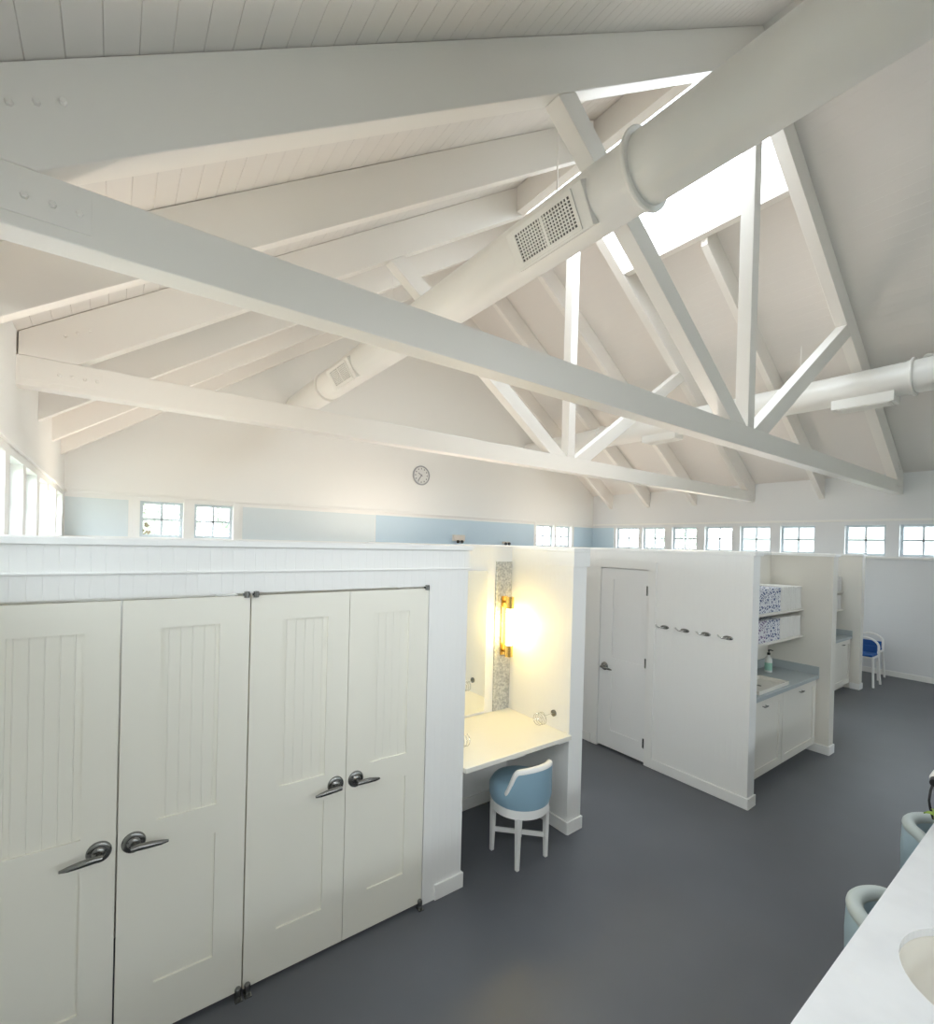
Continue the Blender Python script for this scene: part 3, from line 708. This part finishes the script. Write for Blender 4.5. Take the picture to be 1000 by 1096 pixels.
b.box(X0, X1, Y0, Y0+.02, .888, .925).box(X0, X1, Y1-.02, Y1, .888, .925).box(X0, X0+.02, Y0+.02, Y1-.02, .888, .925).box(X1-.02, X1, Y0+.02, Y1-.02, .888, .925).box(X0+.02, X1-.02, Y0+.02, Y1-.02, .888, .892)
PT_(b, 'basin', 'ceramic', t, bevel=.004)
PT_(MB().box(5.12, 5.86, Y1+.005, Y1+.03, .8885, .9), 'rear_rim', 'black', t, bevel=.002)
PT_(MB().lathe([(0, .8925), (.022, .8925), (.022, .896), (0, .896)], (5.45, 2.21, 0), 'Z', 20), 'drain', 'steel', t)
t = empty('soap_bottle', 'milky pump bottle with mint label and black pump on the alcove countertop', 'soap bottle', (6.20, 2.42, .886))
PT_(MB().lathe([(0, .886), (.036, .886), (.038, .892), (.038, 1.03), (.030, 1.055), (.014, 1.068), (.014, 1.085), (0, 1.085)], (6.20, 2.42, 0), 'Z', 28), 'bottle', 'bottle', t, smooth=True)
PT_(MB().lathe([(.0385, .91), (.0388, .911), (.0388, .995), (.0385, .996)], (6.20, 2.42, 0), 'Z', 28), 'label_band', 'greenlabel', t, smooth=True)
PT_(MB().lathe([(0, 1.085), (.016, 1.085), (.016, 1.11), (.006, 1.112), (.006, 1.135), (0, 1.135)], (6.20, 2.42, 0), 'Z', 18).tube([(6.19, 2.42, 1.138), (6.215, 2.41, 1.140), (6.25, 2.395, 1.132)], [.009, .007, .005], 10), 'pump', 'black', t, smooth=True)
def shelf(x0, x1, y0, y1, z, label):
    o = MB().box(x0+.002, x1-.002, y0, y1-.002, z-.025, z).obj('wall_shelf', 'cabinet', bevel=.002); o['label'] = label; o['category'] = 'shelf'; o['kind'] = 'thing'; return o
shelf(4.70, 6.57, 2.20, 2.575, 1.635, 'upper cream shelf with folded towels in the near alcove')
shelf(4.70, 6.57, 2.20, 2.575, 1.325, 'lower cream shelf with folded towels, above the soap bottle')
shelf(8.55, 10.15, 2.82, 3.25, 1.64, 'upper shelf in the farther alcove')
shelf(8.55, 10.15, 2.82, 3.25, 1.33, 'lower shelf in the farther alcove')
def towel(x, w, y, z, h, d, m, seed):
    """folded towel standing on its edge: rounded fold at the front, soft sides, several layers"""
    rnd = random.Random(seed); b = MB(); layers = 3; lw = w/layers
    for L in range(layers):
        xa = x+L*lw; n = 9; hh = h*(1-.03*rnd.random()); pts = []
        for i in range(n+1):
            a = -PI/2+PI*i/n; pts.append((xa+lw/2+lw*.49*math.sin(a), y+lw*.35-lw*.45*math.cos(a)+.004*rnd.random()))
        pts += [(xa+lw*.98, y+d), (xa+lw*.02, y+d)]
        lay = [[b.bm.verts.new((p[0], p[1]+ (.004*math.sin(zz*40+seed) if True else 0), z+.001+hh*zz)) for p in pts] for zz in (0, .05, .3, .6, .9, .98)]
        top = [b.bm.verts.new((xa+lw/2+(p[0]-xa-lw/2)*.7, p[1]+(.01 if p[1] < y+d*.5 else -.01), z+.001+hh)) for p in pts]
        lay.append(top)
        for a, c in zip(lay, lay[1:]):
            for i in range(len(pts)): b.bm.faces.new([a[i], a[(i+1) % len(pts)], c[(i+1) % len(pts)], c[i]])
        b.bm.faces.new(lay[0][::-1]); b.bm.faces.new(top)
    return b.obj('folded_towel', m, smooth=True, at=(x+w/2, y, z))
names = ['first', 'second', 'third', 'fourth']
for lev, z, h in (('upper', 1.635, .27), ('lower', 1.325, .24)):
    x = 5.27
    for k in range(4):
        o = towel(x, .165, 2.215, z, h*(1-.02*(k % 2)), .30, 'pat2' if (lev == 'lower' and k < 2) else 'pat1', k+int(z*100)); x += .172
        o['label'] = '%s lattice patterned folded towel on the %s shelf, %s along from the partition' % ('violet' if lev == 'lower' and k < 2 else 'navy', lev, names[k]); o['category'] = 'towel'; o['group'] = 'patterned towels'; o['kind'] = 'thing'
    for k in range(3):
        o = towel(x, .185, 2.215, z, h*(1.03-.03*k), .30, 'towel', 20+k+int(z*100)); x += .193
        o['label'] = 'plain white folded towel on the %s shelf, %s one past the patterned towels' % (lev, names[k]); o['category'] = 'towel'; o['group'] = 'white towels'; o['kind'] = 'thing'
for lev, z in (('upper', 1.64), ('lower', 1.33)):
    for k in range(3):
        o = towel(9.42+k*.235, .225, 2.84, z, .25, .30, 'towel', 50+k+int(z*10))
        o['label'] = 'white folded towel on the %s shelf of the farther alcove, %s in its row' % (lev, names[k]); o['category'] = 'towel'; o['group'] = 'towels in the farther alcove'; o['kind'] = 'thing'

# ------------------------------------------------------------------ blue seated chairs by the right wall
def blue_chair():
    t = empty('arched_chair', '', 'chair'); w = .23; d = .20
    for sx in (-1, 1):
        for sy in (-1, 1):
            MB().tube([(sx*w, sy*d, .0), (sx*(w-.03), sy*(d-.05), .49)], .017, 10).obj('leg', 'paint', t, smooth=True)
    MB().box(-.205, .205, -.16, .16, .48, .51).obj('seat_frame', 'paint', t, bevel=.006)
    MB().box(-.195, .195, -.17, .155, .511, .55).obj('seat', 'bluefab', t, bevel=.015, seg=3)
    pts = [(-.20, .175, .49)]
    for k in range(13): a = PI*k/12; pts.append((-.20*math.cos(a), .19+.03*math.sin(a), .64+.15*math.sin(a)))
    pts.append((.20, .175, .49))
    MB().tube(pts, .018, 10).obj('back_hoop', 'paint', t, smooth=True)
    MB().box(-.175, .175, .18, .20, .53, .66).obj('back_panel', 'bluefab', t, bevel=.006)
    return t
ac = blue_chair()
place(ac, True, (10.72, 2.70, 0), math.radians(-90), 'blue seated chair with white hoop back, standing against the alcove end', 'blue chairs')
place(ac, False, (11.42, 2.80, 0), math.radians(-90), 'blue seated chair with white hoop back, the one touching the far wall', 'blue chairs')

# ------------------------------------------------------------------ clock and emergency light on the gable
t = empty('wall_clock', 'round wall clock with pale face high on the gable wall', 'clock', (5.71, YG, 3.83))
PT_(MB().lathe([(0, -.002), (.195, -.002), (.195, -.02), (0, -.02)], (5.71, YG, 3.83), 'Y', 48), 'dial', 'clock', t, smooth=True)
PT_(MB().lathe([(.19, -.002), (.222, -.002), (.226, -.02), (.215, -.04), (.198, -.04), (.194, -.02)], (5.71, YG, 3.83), 'Y', 56), 'rim', 'clockrim', t, smooth=True)
mk = MB()
for k in range(12):
    a = k*PI/6; c, s = math.sin(a), math.cos(a); mk.box(5.71+.155*c-.011, 5.71+.155*c+.011, YG-.023, YG-.0205, 3.83+.155*s-.015, 3.83+.155*s+.015)
PT_(mk, 'hour_marks', 'clockmark', t)
def hand(a, L, n):
    d = Vector((math.sin(a), math.cos(a))); p = Vector((5.71, 3.83)); b = MB(); bar2(tuple(p-d*.03), tuple(p+d*L), .016, YG-.028, YG-.025, b); PT_(b, n, 'clockmark', t)
hand(math.radians(305), .10, 'hour_hand'); hand(math.radians(214), .14, 'minute_hand')
def em(x, z, box, label):
    t = empty('emergency_light', label, 'emergency light', (x, YG, z))
    PT_(MB().box(x-.17 if box else x-.11, x+.17 if box else x+.11, YG-.07, YG, z-.02 if box else z-.04, z+.13 if box else z+.02), 'housing', 'beige', t, bevel=.006)
    for s in (-.06, .06): PT_(MB().lathe([(0, -.12), (.035, -.12), (.04, -.09), (.02, -.07), (0, -.07)], (x+s, YG, z-.035), 'Y', 20), 'lamp_head', 'black', t, smooth=True)
em(6.80, 2.36, True, 'beige twin lamp emergency light on the blue gable band nearer the clock')
em(8.33, 2.34, False, 'tiny twin lamp emergency fitting on the blue gable band, farther from the clock')

# ------------------------------------------------------------------ outside
o = MB().box(-60, 70, -60, 90, -.6, -.3).obj('ground', 'ground'); o['kind'] = 'structure'
def tree(x, y, h, r, label, seed):
    rnd = random.Random(seed); t = empty('leafy_tree', label, 'tree', (x, y, -.3))
    tr = MB().tube([(x, y, -.3), (x+.1, y, h*.4), (x-.1, y+.1, h*.75)], [.22, .16, .06], 10); PT_(tr, 'trunk', 'bark', t, smooth=True)
    b = MB(); bm = b.bm
    for k in range(1700):
        while True:
            p = Vector((rnd.uniform(-1, 1), rnd.uniform(-1, 1), rnd.uniform(-1, 1)))
            if .3 < p.length < 1: break
        c = Vector((x, y, h*.68))+Vector((p.x*r, p.y*r, p.z*h*.42)); s = .11+.10*rnd.random()
        u = Vector((rnd.gauss(0, 1), rnd.gauss(0, 1), rnd.gauss(0, 1))).normalized()*s; v = u.orthogonal().normalized()*s*.6
        bm.faces.new([bm.verts.new(c-u), bm.verts.new(c+v), bm.verts.new(c+u), bm.verts.new(c-v)])
    bmesh_keep = b
    me = bpy.data.meshes.new('foliage'); bm.to_mesh(me); bm.free(); f = bpy.data.objects.new('foliage', me); COL.objects.link(f); me.materials.append(M['tree']); f.parent = t; f.location = -Vector(t.location); f['kind'] = 'stuff'
tree(.9, 22, 6.0, 2.2, 'green tree outside the first small gable window', 1)
tree(5.6, 25, 5.0, 2.0, 'green tree outside the second small gable window', 2)
tree(27.5, 23, 4.2, 1.8, 'green tree outside the gable windows close to the corner', 3)
tree(27, 16, 6.0, 2.0, 'green tree outside the side windows closest to the corner', 4)
t = empty('neighbour_house', 'pale house with a grey pitched roof outside the right side windows', 'house', (26, 6, -.3))
PT_(MB().box(23, 31, 1.5, 10.5, -.3, 2.9), 'house_wall', 'siding', t)
PT_(MB().prism([(1.0, 2.9), (11.0, 2.9), (6.0, 5.4)], 'X', 22.6, 31.4), 'house_roof', 'roof', t)
PT_(MB().box(22.95, 22.99, 7.0, 8.2, .9, 2.3), 'house_window', 'black', t)

# ------------------------------------------------------------------ light: overcast bright sky, sun veiled; portals at the real openings; lamp
w = bpy.data.worlds.new('sky'); SC.world = w; w.use_nodes = True; nt = w.node_tree; bg = nt.nodes['Background']
bg.inputs['Color'].default_value = (0.86, 0.93, 1.0, 1); bg.inputs['Strength'].default_value = 8.0
def portal(loc, rot, sx, sy):
    l = bpy.data.lights.new('sky_portal', 'AREA'); l.shape = 'RECTANGLE'; l.size = sx; l.size_y = sy; l.cycles.is_portal = True
    o = bpy.data.objects.new('sky_portal', l); COL.objects.link(o); o.location = loc; o.rotation_euler = rot
ang = math.atan(SL)
for (y0, y1) in SK:
    for s in (-1, 1):
        r = SKX/2; portal((XC+s*r, (y0+y1)/2, ZA-SL*r+.3), (0, s*ang, 0), SKX/math.cos(ang)+.1, y1-y0)
portal((XR+.24, 4.4, 2.56), (0, PI/2, 0), .6, 9.0)
portal((XL-.24, 5.4, 2.56), (0, -PI/2, 0), .6, 8.0)
portal((XC, YN-.22, 2.58), (PI/2, 0, 0), 9.3, .7)
portal((1.05, YG+.22, 2.56), (-PI/2, 0, 0), 1.5, .6)
portal((10.2, YG+.22, 2.56), (-PI/2, 0, 0), 1.5, .6)
l = bpy.data.lights.new('lamp_glow', 'POINT'); l.energy = 5.5; l.color = (1.0, .74, .22); l.shadow_soft_size = .03
o = bpy.data.objects.new('lamp_glow', l); COL.objects.link(o); o.location = (2.845, 3.15, 1.56)

def uplight(x, y, sx, sy, e, col=(1.0, .84, .68), z=2.10):  # unseen lights without fixtures, added to warm and fill the far ceiling
    l = bpy.data.lights.new('unseen_uplight', 'AREA'); l.shape = 'RECTANGLE'; l.size = sx; l.size_y = sy; l.energy = e; l.color = col
    o = bpy.data.objects.new('unseen_uplight', l); COL.objects.link(o); o.location = (x, y, z); o.rotation_euler = (PI, 0, 0)
UP = 12
uplight(.6, 3.7, 2.2, .3, UP); uplight(.6, 7.5, 2.2, .3, UP*1.6); uplight(3.85, 5.0, 1.0, 1.5, UP); uplight(4.5, 8.4, 2.2, .3, UP*1.6)
uplight(5.7, 3.6, 1.5, .3, UP); uplight(9.2, 5.2, 1.5, .4, UP); uplight(9.6, 8.2, 2.2, .3, UP*1.4)

# unseen area lights near the camera, added to brighten the closets and hook partition
l = bpy.data.lights.new('fill_light', 'AREA'); l.shape = 'RECTANGLE'; l.size = 3.2; l.size_y = .25; l.energy = 10; l.color = (.93, .97, 1.0); l.spread = math.radians(110)
o = bpy.data.objects.new('fill_light', l); COL.objects.link(o); o.location = (.6, -1.2, 2.95); o.rotation_euler = (math.radians(68), 0, 0)
l = bpy.data.lights.new('fill_light', 'AREA'); l.shape = 'RECTANGLE'; l.size = 2.0; l.size_y = .25; l.energy = 11; l.color = (.90, .96, 1.0); l.spread = math.radians(110)
o = bpy.data.objects.new('fill_light', l); COL.objects.link(o); o.location = (.3, .3, 3.0); o.rotation_euler = (math.radians(70), 0, math.radians(-66))

# ------------------------------------------------------------------ camera
th, rr, pp, F = .634, .0262, -.0059, 515.2444
fw = Vector((math.sin(th)*math.cos(pp), math.cos(th)*math.cos(pp), math.sin(pp))); rt = Vector((math.cos(th), -math.sin(th), 0)); up = rt.cross(fw)
rx_, ux_ = rt*math.cos(rr)+up*math.sin(rr), -rt*math.sin(rr)+up*math.cos(rr)
cd = bpy.data.cameras.new('camera'); cam = bpy.data.objects.new('camera', cd); COL.objects.link(cam)
cam.matrix_world = Matrix(((rx_.x, ux_.x, -fw.x, 0), (rx_.y, ux_.y, -fw.y, 0), (rx_.z, ux_.z, -fw.z, 2.3), (0, 0, 0, 1)))
cd.sensor_fit = 'HORIZONTAL'; cd.sensor_width = 36; cd.lens = F/1000*36; cd.shift_y = (584.134-548)/1000; cd.shift_x = 0
cd.clip_start = .05; cd.clip_end = 300
SC.camera = cam
SC.view_settings.view_transform = 'Standard'; SC.view_settings.look = 'None'; SC.view_settings.gamma = 1; SC.view_settings.use_curve_mapping = False
SC.view_settings.exposure = 0.62
SC.cycles.max_bounces = 12; SC.cycles.diffuse_bounces = 8; SC.cycles.use_denoising = True
